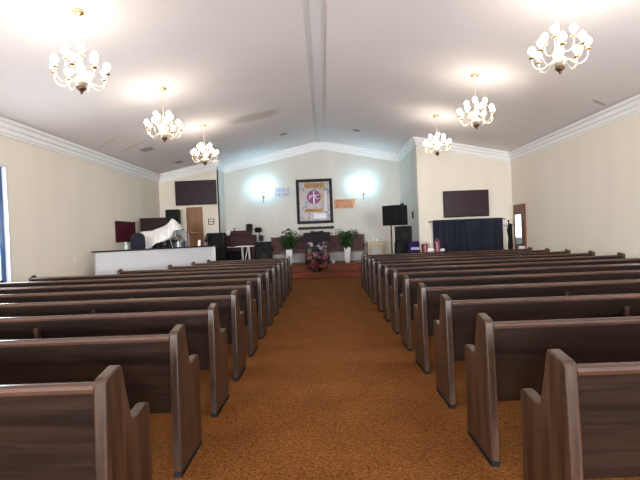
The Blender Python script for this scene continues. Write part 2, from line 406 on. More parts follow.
# side-wall windows in blue metal frames; the unseen ones are added for fill light
def window(name, side, y0, y1):
    x = XL if side < 0 else XR
    s = -1 if side < 0 else 1
    a, c = sorted((x + s * .085, x + s * .145))
    b = B()
    b.box(a, c, y0, y0 + .05, WZ0, WZ1).box(a, c, y1 - .16, y1, WZ0, WZ1).box(a, c, y0, y1, WZ0, WZ0 + .05).box(a, c, y0, y1, WZ1 - .05, WZ1)
    ym = (y0 + y1) / 2
    b.box(a + .01, c - .01, ym - .02, ym + .02, WZ0, WZ1)
    for z in (WZ0 + .76, WZ0 + 1.52): b.box(a + .01, c - .01, y0, y1, z - .02, z + .02)
    w = struct(b.build(name, 'bluefr'), None)
    xm = (a + c) / 2
    k0, k1 = sorted((x, x + s * .0845))
    k = B().box(k0, k1, y0, y0 + .05, WZ0, WZ1).box(k0, k1, y1 - .05, y1, WZ0, WZ1).box(k0, k1, y0 + .05, y1 - .05, WZ1 - .03, WZ1).box(k0, k1, y0 + .05, y1 - .05, WZ0, WZ0 + .03).build('window_reveal', 'white', w); k['kind'] = 'structure'
    g = B().box(xm - .004, xm + .004, y0 + .04, y1 - .15, WZ0 + .04, WZ1 - .04).build('window_pane', 'pane_day', w); g['kind'] = 'structure'
    # window light through the seen opening; added fill at the unseen ones
    li = bpy.data.lights.new('daylight_fill', 'AREA'); li.shape = 'RECTANGLE'; li.size = (y1 - y0) * .9; li.size_y = (WZ1 - WZ0) * .9
    li.energy = DAY; li.color = (.90, .95, 1.)
    lo = bpy.data.objects.new('daylight_fill', li); C.objects.link(lo); lo.location = (x + s * .04, ym, (WZ0 + WZ1) / 2)
    lo.rotation_euler = (0, s * PI / 2, 0)
    return w
DAY = 42.; BACK_FILL = 560.  # lamp power at the side windows, then at the added back-wall fill
M['pane_day'] = mat('bright_sky_pane', (.8, .9, 1), .1, 0, .5, (.72, .90, 1.), 2.2)
n = 0
for side, lst in ((-1, winL[::-1]), (1, winR)):
    for (a, c, _, _) in lst:
        n += 1; w = window('window_%d' % n, side, a, c)
        if n == 1: w['label'] = 'tall bright window with blue frame at the left edge'

for (a, c) in BWX:  # unseen back windows, added with their lamps to raise the ambient light
    n += 1; b = B(); y0, y1 = YB - .11, YB - .055
    b.box(a, a + .06, y0, y1, BZ0, BZ1).box(c - .06, c, y0, y1, BZ0, BZ1).box(a, c, y0, y1, BZ0, BZ0 + .06).box(a, c, y0, y1, BZ1 - .06, BZ1)
    for k in (1, 2): b.box(a + (c - a) * k / 3 - .025, a + (c - a) * k / 3 + .025, y0 + .01, y1 - .01, BZ0, BZ1)
    w = struct(b.build('window_%d' % n, 'bluefr'))
    g = B().box(a + .05, c - .05, YB - .09, YB - .08, BZ0 + .05, BZ1 - .05).build('window_pane', 'pane_day', w); g['kind'] = 'structure'
    li = bpy.data.lights.new('daylight_fill', 'AREA'); li.shape = 'RECTANGLE'; li.size = (c - a) * .9; li.size_y = (BZ1 - BZ0) * .9; li.energy = BACK_FILL; li.color = (.92, .96, 1.)
    lo = bpy.data.objects.new('daylight_fill', li); C.objects.link(lo); lo.location = ((a + c) / 2, YB - .04, (BZ0 + BZ1) / 2); lo.rotation_euler = (PI / 2, 0, 0)

# doors
d1 = B().box(XR - .05, XR - .004, DY0, DY1, 0, DZ).build('door_1', 'redwood', bevel=.006); struct(d1, 'red-brown door with a lit curtained pane in the right corner')
fr = B().box(XR - .06, XR - .001, DY0 - .07, DY0, 0, DZ + .07).box(XR - .06, XR - .001, DY1, DY1 + .05, 0, DZ + .07).box(XR - .06, XR - .001, DY0, DY1, DZ, DZ + .07).build('door_frame', 'redwood', d1); fr['kind'] = 'structure'
gl = B().box(XR - .058, XR - .046, DY0 + .12, DY1 - .06, 1.16, 1.86).build('door_pane', 'pane', d1); gl['kind'] = 'structure'
mt = B().box(XR - .064, XR - .05, DY0 + .10, DY1 - .04, 1.86, 1.90).box(XR - .064, XR - .05, DY0 + .10, DY1 - .04, 1.50, 1.52).box(XR - .064, XR - .05, DY0 + .08, DY0 + .12, .92, 1.90).box(XR - .064, XR - .05, DY1 - .06, DY1 - .03, .92, 1.90).build('door_glazing_frame', 'steel', d1); mt['kind'] = 'structure'
lc = B().box(XR - .062, XR - .051, DY0 + .12, DY1 - .06, .94, 1.16).build('door_lace', 'lace', d1); lc['kind'] = 'structure'
kn = B().ball((XR - .10, DY0 + .06, .98), .035).tube([(XR - .05, DY0 + .06, .98), (XR - .10, DY0 + .06, .98)], .012).build('door_knob', 'brass', d1, smooth=True); kn['kind'] = 'structure'
d2 = B().box(-5.02, -4.41, YL - .05, YL - .004, .60, 2.67).build('door_2', 'doorw', bevel=.006); struct(d2, 'plain oak door below the left television')
fr = B().box(-5.07, -5.02, YL - .06, YL - .001, .60, 2.72).box(-4.41, -4.36, YL - .06, YL - .001, .60, 2.72).box(-5.02, -4.41, YL - .06, YL - .001, 2.67, 2.72).build('door_frame', 'wallp', d2); fr['kind'] = 'structure'
kn = B().ball((-4.48, YL - .10, 1.58), .035).tube([(-4.48, YL - .05, 1.58), (-4.48, YL - .1, 1.58)], .012).build('door_knob', 'brass', d2, smooth=True); kn['kind'] = 'structure'

# ------------------------------------------------------------------ pews
PS = .905
END = [(0, .03), (.0, .30), (.012, .62), (.026, .888), (.036, .905), (.050, .910), (.160, .930), (.176, .922), (.184, .900), (.205, .82), (.240, .70), (.252, .664), (.262, .648),
       (.280, .643), (.425, .656), (.452, .650), (.464, .632), (.466, .57), (.462, .03)]
def make_pew(s, L, label, group, braces=None):
    t = thing('church_pew', label, 'pew', group=group)
    for k, (a, c) in enumerate(((0, .055), (L - .055, L))):
        x0, x1 = sorted((s * a, s * c))
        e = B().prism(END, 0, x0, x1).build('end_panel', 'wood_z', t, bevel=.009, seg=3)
        B().box(x0 + .003, x1 - .003, .004, .455, 0, .0295).build('foot', 'glide', e)
    x0, x1 = sorted((s * .055, s * (L - .055)))
    # reclined back board
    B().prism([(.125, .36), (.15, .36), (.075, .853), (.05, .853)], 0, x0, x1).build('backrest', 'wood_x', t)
    # rounded cap rail
    pr = [(.028, .850), (.026, .866), (.032, .880), (.046, .888), (.066, .888), (.080, .880), (.086, .866), (.084, .850)]
    B().prism(pr, 0, x0, x1).build('cap_rail', 'rail', t, smooth=False)
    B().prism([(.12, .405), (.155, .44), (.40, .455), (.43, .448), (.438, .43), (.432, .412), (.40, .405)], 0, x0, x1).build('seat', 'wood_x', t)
    for bx in (braces or (1.50, L - 1.50)):
        a, c = sorted((s * (bx - .019), s * (bx + .019)))
        B().prism([(.07, 0), (.40, 0), (.40, .404), (.119, .404), (.057, .785), (.024, .785), (.04, .45)], 0, a, c).build('support', 'wood_z', t, bevel=.004)
    return t
ORD = ['nearest the camera', 'second from the back', 'third from the back', 'fourth from the back', 'fifth from the back', 'sixth from the back', 'seventh from the back',
       'sixth from the front', 'fifth from the front', 'fourth from the front', 'third from the front', 'second from the front', 'nearest the platform']
ROWS = ['nearest the camera', 'second row from the camera', 'third row from the camera', 'fourth row from the camera', 'fifth row from the camera', 'sixth row from the camera',
        'sixth row from the platform', 'fifth row from the platform', 'fourth row from the platform', 'third row from the platform', 'second row from the platform', 'nearest the platform steps']
r0 = make_pew(1, 4.57, '', 'pews right of the aisle')
l0 = make_pew(-1, 4.58, '', 'pews left of the aisle')
LEFTLEN = {7: (4.62, None), 8: (3.38, (1.5,)), 9: (2.65, (1.3,)), 10: (2.38, (1.15,)), 11: (2.24, (1.08,))}
for i in range(12):
    y = PS * (i + 2)
    o = r0 if i == 0 else dup(r0)
    o.location = (.98, y, 0); o['label'] = 'dark wooden pew right of the aisle, ' + ROWS[i]
    if i in LEFTLEN:
        L, br = LEFTLEN[i]; o = make_pew(-1, L, '', 'pews left of the aisle', br)
        o['label'] = ('shorter ' if i > 7 else '') + 'dark wooden pew left of the aisle, ' + ROWS[i]
    else:
        o = l0 if i == 0 else dup(l0)
        o['label'] = 'dark wooden pew left of the aisle, ' + ROWS[i]
    o.location = (-.942, y, 0)

# ------------------------------------------------------------------ chandeliers
def make_chandelier():
    t = thing('chandelier', '', 'chandelier', group='chandeliers')
    # origin at the ceiling; the body hangs below
    B().lathe([(.0, .02), (.075, .015), (.078, -.01), (.05, -.03), (.02, -.045), (.01, -.055)], n=20).build('canopy', 'brass', t, smooth=True)
    B().tube([(0, 0, -.05), (0, 0, -.58)], .007, 6).build('chain', 'paleb', t)
    B().lathe([(.008, -.56), (.03, -.58), (.018, -.62), (.022, -.66), (.05, -.70), (.055, -.75), (.03, -.79), (.025, -.82), (.07, -.86), (.085, -.90), (.06, -.94), (.025, -.955)], n=20).build('column', 'paleb', t, smooth=True)
    B().lathe([(.025, -.953), (.055, -.965), (.06, -.99), (.035, -1.015), (.018, -1.03), (.02, -1.045), (.006, -1.06)], n=16).build('finial', 'bronze', t, smooth=True)
    for ring, (cnt, R, zr, zc, off) in enumerate(((8, .32, -.88, -.80, .2), (4, .17, -.74, -.63, .6))):
        for k in range(cnt):
            a = 2 * PI * k / cnt + off; ca, sa = math.cos(a), math.sin(a)
            prof = [(.05, zr), (R * .35, zr - .02), (R * .62, zr - .08), (R * .85, zr - .06), (R * .97, zr + .0), (R, zc)] if ring == 0 else [(.03, zr), (R * .45, zr - .05), (R * .8, zr - .04), (R, zr + .03), (R, zc)]
            # smooth the polyline
            pts = [Vector((r * ca, r * sa, z)) for r, z in prof]
            sm = []
            for i in range(len(pts) - 1):
                for q in range(3):
                    u = q / 3; p0 = pts[max(i - 1, 0)]; p1 = pts[i]; p2 = pts[i + 1]; p3 = pts[min(i + 2, len(pts) - 1)]
                    sm.append(.5 * ((2 * p1) + (p2 - p0) * u + (2 * p0 - 5 * p1 + 4 * p2 - p3) * u * u + (3 * p1 - p0 - 3 * p2 + p3) * u ** 3))
            sm.append(pts[-1])
            ar = B().tube(sm, .0085, 6).build('arm', 'paleb', t, smooth=True)
            c = (R * ca, R * sa, zc)
            B().lathe([(.008, -.012), (.036, .0), (.040, .012), (.012, .010)], c, 12).build('drip_pan', 'brass', ar, smooth=True)
            B().lathe([(.013, .009), (.013, .055), (.012, .06)], c, 10).build('candle_sleeve', 'ivory', ar, smooth=True)
            B().lathe([(.010, .055), (.032, .066), (.045, .092), (.044, .115), (.030, .140), (.009, .156)], c, 10).build('bulb', 'bulb', ar, smooth=True)
    return t
ch = make_chandelier()
WHERE = {(-1, 0): 'nearest chandelier over the left pews', (-1, 1): 'middle chandelier over the left pews', (-1, 2): 'farthest chandelier over the left pews',
         (1, 0): 'nearest chandelier over the right pews', (1, 1): 'middle chandelier over the right pews', (1, 2): 'farthest chandelier over the right pews'}
first = True
for s in (-1, 1):
    for k, y in enumerate((5.72, 8.70, 11.68)):
        o = ch if first else dup(ch); first = False
        cx = 3.12 if s > 0 and k == 0 else 3.078; o.location = (s * cx, y, cz(cx) - .012); o.rotation_euler.z = .35 * k + (.2 if s > 0 else 0)
        o['label'] = WHERE[(s, k)] + ', lit candle bulbs on curved pale brass arms'

# ------------------------------------------------------------------ things on the chancel wall
def sconce(x, z, label):
    t = thing('wall_sconce', label, 'wall lamp', (x, YC, z), group='sconces beside the poster')
    B().lathe([(.0, 0), (.06, .0), (.055, .03), (.02, .04)], (0, 0, -.28), 14, Matrix.Rotation(PI / 2, 3, 'X')).build('back_plate', 'brass', t, smooth=True)
    B().tube([(0, -.03, -.28), (0, -.14, -.30), (0, -.30, -.22), (0, -.30, -.10)], .010).tube([(0, -.05, -.28), (0, -.05, -.52)], .010).build('stem', 'bronze', t, smooth=True)
    for dx, dz in ((-.30, .0), (0, .05), (.17, .0)):
        a = B().tube([(0, -.30, -.14), (dx * .5, -.30, -.17), (dx, -.30, -.13 + dz), (dx, -.30, -.09 + dz)], .009).build('arm', 'bronze', t, smooth=True)
        B().lathe([(.03, -.09), (.06, -.05), (.085, .02), (.082, .08), (.06, .13), (.03, .15)], (dx, -.30, dz), 16).build('globe', 'cool', a, smooth=True)
sconce(-2.32, 3.36, 'glowing cool white three-globe sconce left of the poster')
sconce(1.61, 3.32, 'glowing cool white three-globe sconce right of the poster')

# framed poster
px, pz = -.32, 2.80; PW, PH = 1.42, 1.75
t = thing('framed_poster', 'black framed church poster with purple round emblem behind the pulpit', 'poster', (px, YC, pz))
w, h, q = PW / 2, PH / 2, .115
B().box(-w, w, -.06, -.004, h - q, h).box(-w, w, -.06, -.004, -h, -h + q).box(-w, -w + q, -.06, -.004, -h + q, h - q).box(w - q, w, -.06, -.004, -h + q, h - q).build('poster_frame', 'black', t, bevel=.01)
B().box(-w + q, w - q, -.03, -.006, -h + q, h - q).build('print', 'poster', t)
B().box(-.38, .42, -.034, -.0305, .52, .72).build('heading_band', 'gold', t)
text('heading', 'GET YOUR FIT', 'text_dark', t, .23, (.02, -.0365, .615), width=.76)
B().lathe([(.27, 0), (.27, .006)], (-.02, -.0302, .17), 40, Matrix.Rotation(PI / 2, 3, 'X')).build('emblem_disc', 'purple', t)
B().box(-.045, .005, -.041, -.0365, -.08, .41).box(-.12, .08, -.041, -.0365, .20, .25).build('emblem_cross', 'text_white', t)
text('emblem_letter', 'P', 'text_white', t, .25, (-.15, -.039, .16))
text('emblem_letter', 'C', 'text_white', t, .25, (.11, -.039, .16))
B().box(-.40, .30, -.034, -.0305, -.42, -.28).build('lower_band', 'gold', t)
text('band_text', 'TO WORK FOR GOD', 'text_dark', t, .10, (-.05, -.0365, -.35), width=.62)
B().box(-.05, .45, -.034, -.0305, -.68, -.48).build('picture_strip', 'text_white', t)
B().box(.38, .50, -.034, -.0305, -.40, .40).build('side_strip', 'banner_w', t)
B().box(.24, .36, -.0335, -.0305, -.20, .46).build('peach_strip', 'mauvepeach', t)

def banner(x, z, w, h, m, tm, l1, l2, label, slant):
    t = thing('wall_banner', label, 'banner', (x, YC, z))
    B().prism([(-w / 2, -h / 2), (w / 2 - slant, -h / 2), (w / 2, h / 2), (-w / 2, h / 2)], 1, -.012, -.003).build('banner_sheet', m, t)
    text('banner_text', l1, tm, t, .20, (-slant * .4, -.014, h * .23), width=w * .72)
    text('banner_text', l2, tm, t, .20, (-slant * .4, -.014, -h * .23), width=w * .72)
banner(-1.56, 3.20, .84, .40, 'banner_w', 'text_blue', 'JESUS IS', 'THE WAY', 'pale lavender two-line banner beside the left sconce', .04)
banner(.885, 2.66, .86, .36, 'banner_o', 'text_rust', 'FOR WE WALK', 'BY FAITH', 'peach slanted banner with rust letters right of the poster', .12)

# dark shelf under the poster with white cloth ends
t = thing('wall_shelf', 'narrow dark shelf with hanging white cloth ends below the poster', 'shelf', (-.30, YC, 1.70))
B().box(-.70, .70, -.16, -.003, 0, .105).build('board', 'darkcap', t, bevel=.008)
for s in (-1, 1):
    b = B()
    b.prism([(s * .68, -.01), (s * .655, -.02), (s * .66, -.35), (s * .645, -.70), (s * .70, -.70), (s * .715, -.35), (s * .71, -.01)], 1, -.165, -.145)
    b.build('hanging_cloth', 'cloth', t)

# clergy benches
def bench(x, label):
    t = thing('clergy_bench', label, 'bench', (x, 16.72, .42), group='benches behind the pulpit')
    for s in (-1, 1):
        B().prism([(.0, 0), (.46, 0), (.50, 1.04), (.44, 1.04), (.40, .68), (.02, .64), (-.01, .58)], 0, s * .88 - .03, s * .88 + .03).build('end_panel', 'benchw', t, bevel=.008)
    B().box(-.85, .85, .03, .44, .36, .40).build('seat_frame', 'benchw', t)
    B().box(-.845, .845, .0, .40, .401, .50).build('seat_cushion', 'mauve', t, bevel=.025, seg=3)
    B().prism([(.39, .50), (.44, .50), (.49, 1.02), (.44, 1.02)], 0, -.845, .845).build('backrest', 'mauve', t, bevel=.015, seg=3)
bench(-1.17, 'mauve upholstered wooden bench left of the pulpit')
bench(.66, 'mauve upholstered wooden bench right of the pulpit')

# planters with leafy plants
def plant(x, y, label, seed):
    rnd = random.Random(seed)
    t = thing('potted_plant', label, 'plant', (x, y, .421), group='plants in tall white planters')
    b = B().frustum((0, 0), .16, .16, .24, .24, 0, .56); b.build('planter', 'white', t, bevel=.008)
    B().box(-.11, .11, -.11, .11, .5595, .57).build('soil', 'soil', t)
    fo, fl_, stm = B(), B(), B()
    for k in range(22):
        a = rnd.uniform(0, 2 * PI); el = rnd.uniform(.8, 1.5); hgt = rnd.uniform(.30, .78)
        d = Vector((math.cos(a) * math.cos(el), math.sin(a) * math.cos(el), math.sin(el)))
        p = Vector((rnd.uniform(-.06, .06), rnd.uniform(-.06, .06), .56)); q_ = p + d * hgt
        stm.tube([p, (p + q_) / 2 + Vector((0, 0, .02)), q_], .007, 5)
        for j in range(17):
            u = rnd.uniform(.12, 1.); pt = p.lerp(q_, u); a2 = rnd.uniform(0, 2 * PI)
            dd = Vector((math.cos(a2), math.sin(a2), rnd.uniform(-.2, .9)))
            (fl_ if (rnd.random() < .22 and u > .6) else fo).leaf(pt, dd, rnd.uniform(.14, .26), rnd.uniform(.07, .13), rnd.uniform(.1, .6))
    stm.build('stems', 'stem', t); fo.build('leaves', 'leaf', t); fl_.build('young_leaves', 'leafl', t)
plant(-1.30, 16.15, 'bushy green plant in tall white planter left of the pulpit', 3)
plant(.83, 16.20, 'bushy green plant in tall white planter right of the pulpit', 11)

# pulpit
t = thing('pulpit', 'dark wooden pulpit with cream front panels at the centre of the platform', 'pulpit', (-.27, 16.20, .42))
B().box(-.46, .46, -.18, .22, 0, .08).build('base', 'darkcap', t, bevel=.01)
B().box(-.40, .40, -.12, .18, .08, 1.0).build('body', 'blackm', t)
for s in (-1, 1):
    B().box(s * .40 - .05, s * .40 + .05, -.17, .19, .08, .98).build('side_column', 'darkcap', t, bevel=.01)
    B().box(s * .27 - .075, s * .27 + .075, -.142, -.1205, .15, .80).build('front_panel', 'cream', t)
B().prism([(-.22, .98), (.24, .98), (.24, 1.13), (-.22, 1.04)], 0, -.50, .50).build('top', 'darkcap', t, bevel=.01)
# fringed cloth over the pulpit top
t2 = B()
pr = [(-.245, .80), (-.228, .80), (-.228, 1.05), (.22, 1.142), (.22, 1.155), (-.235, 1.066)]
t2.prism(pr, 0, -.49, .49)
o = t2.build('fringed_cloth', 'lilac', loc=(-.27, 16.20, .42)); tag(o, 'dark lilac fringed cloth draped over the pulpit top', 'cloth')
t = thing('open_book', 'dark open book lying on the cloth of the pulpit', 'book', (-.25, 16.19, 1.522))
for s in (-1, 1):
    o = B().obox((s * .12, 0, .055), (.24, .26, .035), (.19, s * -.18, 0)).build('cover_half', 'black', t, bevel=.008)

# flower arrangement at the platform edge
rnd = random.Random(5)
t = thing('flower_arrangement', 'mixed red, pink and purple flowers standing before the pulpit', 'flowers', (-.27, 15.255, .21))
B().lathe([(.10, 0), (.12, .02), (.16, .12), (.14, .20), (.11, .21)], n=16).build('bowl', 'black', t, smooth=True)
fo = B()
for k in range(520):
    a = rnd.uniform(0, 2 * PI); r = rnd.uniform(.05, .46); z = rnd.uniform(.12, 1.02) * (1 - .25 * r)
    fo.leaf((r * .7 * math.cos(a), r * .45 * math.sin(a), z), (math.cos(a), math.sin(a) * .7, rnd.uniform(-.5, .7)), rnd.uniform(.10, .20), rnd.uniform(.03, .07), rnd.uniform(.1, .6))
fo.build('leaves', 'leafd', t)
PF = [('f_red', 12), ('f_pink', 12), ('f_pur', 12), ('f_wht', 6), ('f_org', 6)]
protos = {}
for m, cnt in PF:
    for k in range(cnt):
        r = rnd.uniform(.0, .38); a = rnd.uniform(PI * .98, PI * 2.02)
        if m == 'f_pur': x, z = rnd.uniform(-.36, .36), rnd.uniform(.58, .95)
        elif m == 'f_wht': x, z = rnd.uniform(-.26, .26), rnd.uniform(.5, .98)
        else: x, z = rnd.uniform(-.39, .39), rnd.uniform(.14, .66)
        y = -.24 * math.sqrt(max(.05, 1 - (x / .5) ** 2)) + rnd.uniform(-.04, .08)
        if m not in protos:
            b = B()
            for pt in range(7):
                aa = 2 * PI * pt / 7
                b.leaf((0, 0, 0), (math.cos(aa), -.5, math.sin(aa)), .085, .066, 0, .2)
                b.leaf((0, -.01, 0), (math.cos(aa + .4), -1.2, math.sin(aa + .4)), .060, .052, 0, .2)
            b.ball((0, -.018, 0), .014, 1)
            f = b.build('flower', m, t); protos[m] = f
        else:
            f = protos[m].copy(); C.objects.link(f)
        f.location = (x, y, z); f.rotation_euler = (rnd.uniform(-.4, .4), rnd.uniform(0, 3), rnd.uniform(-.5, .5))

o = B().lathe([(.045, 0), (.05, .01), (.05, .12), (.02, .15), (.02, .19), (.025, .20)], n=14).build('white_bottle', 'white', smooth=True, loc=(.30, 15.95, .42)); tag(o, 'small white bottle on the platform right of the pulpit', 'bottle')

# side table
t = thing('side_table', 'small pale wooden table right of the clergy benches', 'table', (1.98, 16.95, .42))
B().box(-.34, .34, -.20, .20, .68, .73).build('table_top', 'pine', t, bevel=.008)
B().box(-.29, .29, -.15, .15, .58, .679).build('apron', 'pine', t)
for sx in (-1, 1):
    for sy in (-1, 1): B().frustum((sx * .28, sy * .15), .04, .04, .055, .055, 0, .679).build('leg', 'pine', t)
for k, (x, r, hh) in enumerate(((-.10, .035, .13), (.04, .05, .08))):
    o = B().lathe([(r * .8, 0), (r, .01), (r, hh * .8), (r * .5, hh)], n=14).build('white_cup', 'paper', smooth=True, loc=(1.98 + x, 16.9, 1.15)); tag(o, ('taller narrow white cup' if k == 0 else 'shorter wide white cup') + ' on the pale side table', 'cup')

# piano, stool, black cabinets on the left
t = thing('upright_piano', 'mahogany upright piano on the platform left of the benches', 'piano', (-3.14, 16.55, .42))
B().box(-.55, .55, -.12, .32, .08, 1.16).build('case', 'mahog', t, bevel=.01)
B().prism([(-.40, 0), (.40, 0), (.40, .17), (-.34, .17)], 1, -.10, .28).build('lid', 'mahog', t, loc=(0, 0, 1.161), bevel=.01)
B().box(-.56, .56, -.40, -.121, .58, .72).build('key_bed', 'mahog', t, bevel=.01)
B().box(-.50, .50, -.37, -.16, .7205, .735).build('keys', 'paper', t)
B().box(-.50, .50, -.135, -.1205, .10, .57).build('shaded_lower_panel', 'blackm', t)  # mahogany coloured black here and on the plinth to stand for shade
for s in (-1, 1): B().box(s * .52 - .04, s * .52 + .04, -.40, -.121, 0, .579).build('leg', 'mahog', t)
B().box(-.56, .56, -.12, .32, 0, .079).build('plinth', 'blackm', t)
o = B().obox((0, 0, .075), (.16, .02, .15), (-.25, 0, .2)).build('sheet_paper', 'paper', loc=(-3.62, 16.60, 1.595)); tag(o, 'white paper leaning on the left end of the piano', 'paper')
t = thing('microphone', 'small black microphone standing on top of the piano', 'microphone', (-3.38, 16.62, 1.752))
B().lathe([(.05, 0), (.05, .012), (.012, .02)], n=12).build('base', 'black', t); B().tube([(0, 0, .018), (0, 0, .07)], .008).build('stem', 'black', t); B().ball((0, 0, .085), .03).build('head', 'grille', t, smooth=True)

def speaker(name, label, loc, w, d, h, rotz=0, group=None, driver=True, m='black'):
    t = thing(name, label, 'speaker', loc, rotz, group)
    B().box(-w / 2, w / 2, -d / 2, d / 2, 0, h).build('cabinet', m, t, bevel=.015)
    B().box(-w / 2 + .025, w / 2 - .025, -d / 2 - .012, -d / 2 - .0005, .03, h - .03).build('grille', 'grille', t, bevel=.006)
    if driver:
        r = min(w, h) * .26
        R = Matrix.Rotation(PI / 2, 3, 'X')
        B().lathe([(r, 0), (r, .012), (r * .85, .016), (r * .4, .004), (r * .2, .010)], (0, -d / 2 - .0125, h * .38), 24, R).build('woofer', 'black', t, smooth=True)
        B().lathe([(r * .45, 0), (r * .45, .01), (r * .2, .004)], (0, -d / 2 - .0125, h * .78), 20, R).build('tweeter', 'black', t, smooth=True)
    return t
speaker('stage_speaker', 'small black speaker on the right end of the piano', (-2.79, 16.50, 1.752), .22, .2, .24, .3)
speaker('guitar_amplifier', 'black amplifier on the platform between piano and bench', (-2.27, 16.35, .42), .58, .34, .885)
t = thing('monitor_stand', 'black equipment stand with small box head above the amplifier', 'stand', (-2.40, 16.78, .42))
B().lathe([(.17, 0), (.17, .02), (.03, .03)], n=20).build('base', 'black', t); B().tube([(0, 0, .03), (0, 0, 1.10), (-.10, 0, 1.25)], .018).build('pole', 'black', t)
B().obox((-.10, 0, 1.34), (.22, .18, .18), (.2, 0, -.3)).build('head', 'black', t, bevel=.02); B().obox((.0, -.03, 1.02), (.17, .12, .22), (0, 0, .2)).build('control_box', 'navyc', t, bevel=.01)
t = thing('keyboard_bench', 'white topped folding bench with crossed legs before the piano', 'bench', (-2.86, 15.85, .42))
B().box(-.33, .33, -.14, .14, .735, .765).build('bench_top', 'paper', t, bevel=.01)
for x0, x1, y in ((-.11, -.09, -.1), (.11, -.05, -.1), (.13, .16, -.1), (-.11, -.09, .1), (.13, .16, .1)):
    B().tube([(x0, y, .733), (x1, y, .012)], .013, 8).build('leg', 'paper', t)
speaker('bass_cabinet', 'large black amplifier cabinet at the end of the low white wall', (-3.80, 15.62, .60), .58, .45, 1.09, 0, driver=False)

# frame on left end wall
t = thing('framed_notice', 'small black framed notice on the wall right of the oak door', 'frame', (-4.12, YL, 2.12))
B().box(-.11, .11, -.025, -.003, .085, .11).box(-.11, .11, -.025, -.003, -.11, -.085).box(-.11, -.085, -.025, -.003, -.085, .085).box(.085, .11, -.025, -.003, -.085, .085).box(-.085, .085, -.022, -.003, -.012, .012).build('notice_frame', 'black', t)
B().box(-.085, .085, -.012, -.003, -.085, .085).build('notice_sheet', 'plate', t)

# televisions
def tv(x0, x1, z0, z1, yw, label, rx):
    t = thing('television', label, 'television', ((x0 + x1) / 2, yw, (z0 + z1) / 2), group='wall televisions')
    w, h = (x1 - x0) / 2, (z1 - z0) / 2
    B().box(-.2, .2, -.06, -.003, -.2, .2).build('wall_mount', 'steel', t)
    B().box(-w, w, -.12, -.061, -h, h).build('casing', 'black', t, bevel=.008)
    B().box(-w + .025, w - .025, -.125, -.1205, -h + .035, h - .025).build('screen', 'screen', t)
    B().box(-.05, .05, -.124, -.1205, -h + .008, -h + .022).build('nameplate', 'steel', t)
tv(-5.37, -3.87, 2.75, 3.64, YL, 'large dark television above the oak door on the left', 0)
tv(3.88, 5.33, 1.87, 2.72, YR, 'large dark television above the blue curtain', 0)

# maroon panel on the left wall
t = thing('hanging_panel', 'square maroon felt panel hanging on the left wall', 'panel', (XL, 13.24, 1.80))
B().box(.003, .05, -.64, .64, -.31, .31).build('felt_face', 'maroon', t, bevel=.01)
B().box(.0505, .054, -.64, .64, -.31, -.29).box(.0505, .054, -.64, .64, .29, .31).build('edge_strip', 'darkmar', t)
t = thing('organ_cabinet', 'tall dark maroon organ speaker cabinet behind the white sheet', 'cabinet', (-5.45, 14.25, .60))
B().box(-.42, .42, -.22, .22, .0, 1.60).build('cabinet_body', 'darkmar', t, bevel=.012)
for z in (1.40, 1.30, 1.20): B().box(-.36, .36, -.235, -.2205, z - .03, z + .03).build('louver', 'darkmar', t)
B().box(-.44, .44, -.24, .24, 1.601, 1.63).build('cabinet_top', 'darkmar', t, bevel=.008)
t = speaker('tall_speaker', 'black loudspeaker on a stand left of the oak door', (-5.30, 15.52, 2.07), .45, .36, .50, .1)
t = thing('speaker_stand', 'black pole stand carrying the loudspeaker near the oak door', 'stand', (-5.30, 15.52, .60))
B().tube([(0, 0, .05), (0, 0, 1.467)], .02).build('pole', 'black', t)
for k in range(3):
    a = 2 * PI * k / 3 + .3; B().tube([(0, 0, .45), (.34 * math.cos(a), .34 * math.sin(a), .012)], .012).build('leg', 'black', t)

o = B().box(.001, .012, -.04, .04, -.06, .06).build('light_switch', 'plate', loc=(XL, 10.5, 1.10), bevel=.003); tag(o, 'small ivory switch plate low on the left wall', 'switch')

# ------------------------------------------------------------------ choir corner: drums under a white sheet
KX, KY, KZ = -4.62, 12.95, .60
t = thing('drum_kit', 'drum kit with chrome hardware partly under the white sheet', 'drums', (KX, KY, KZ))
RX = Matrix.Rotation(PI / 2, 3, 'X')
B().lathe([(.28, -.2), (.29, -.2), (.29, .2), (.28, .2)], (.12, 0.02, .30), 28, RX).build('bass_drum', 'black', t, smooth=False)
B().lathe([(.15, -.10), (.155, -.1), (.155, .12), (.15, .12)], (-.25, -.12, .78), 20).build('tom_drum', 'black', t)
B().lathe([(.14, -.10), (.145, -.1), (.145, .10), (.14, .10)], (.18, -.20, .80), 20).build('tom_drum', 'black', t)
B().lathe([(.17, -.08), (.175, -.08), (.175, .08), (.17, .08)], (.42, -.26, .76), 20).build('snare_drum', 'steel', t)
for x, y, zt in ((.42, -.26, .678), (.18, -.20, .698), (-.25, -.12, .678), (.22, .04, 1.42), (.62, .02, 1.08), (-.52, .0, 1.02)):
    hd = B().tube([(x, y, .28), (x, y, zt)], .012, 6)
    for k in range(3):
        a = 2 * PI * k / 3 + x; hd.tube([(x, y, .34), (x + .22 * math.cos(a), y + .22 * math.sin(a), .01)], .009, 5)
    hd.build('hardware_stand', 'chrome', t)
B().lathe([(.02, .02), (.10, .008), (.20, 0), (.20, -.004), (.02, .012)], (.78, -.06, 1.10), 24, Matrix.Rotation(.12, 3, 'Y')).build('cymbal', 'brass', t, smooth=True)
B().tube([(.62, .02, 1.07), (.78, -.06, 1.105)], .009, 6).build('cymbal_arm', 'chrome', t)
for k, (x0, z0, x1, z1) in enumerate(((.0, .70, .40, 1.02), (.25, .60, .48, 1.08), (-.15, .70, .10, .88))):
    B().tube([(x0, -.34, z0), (x1, -.32, z1)], .012, 6).build('brace_rod', 'chrome' if k != 1 else 'black', t)
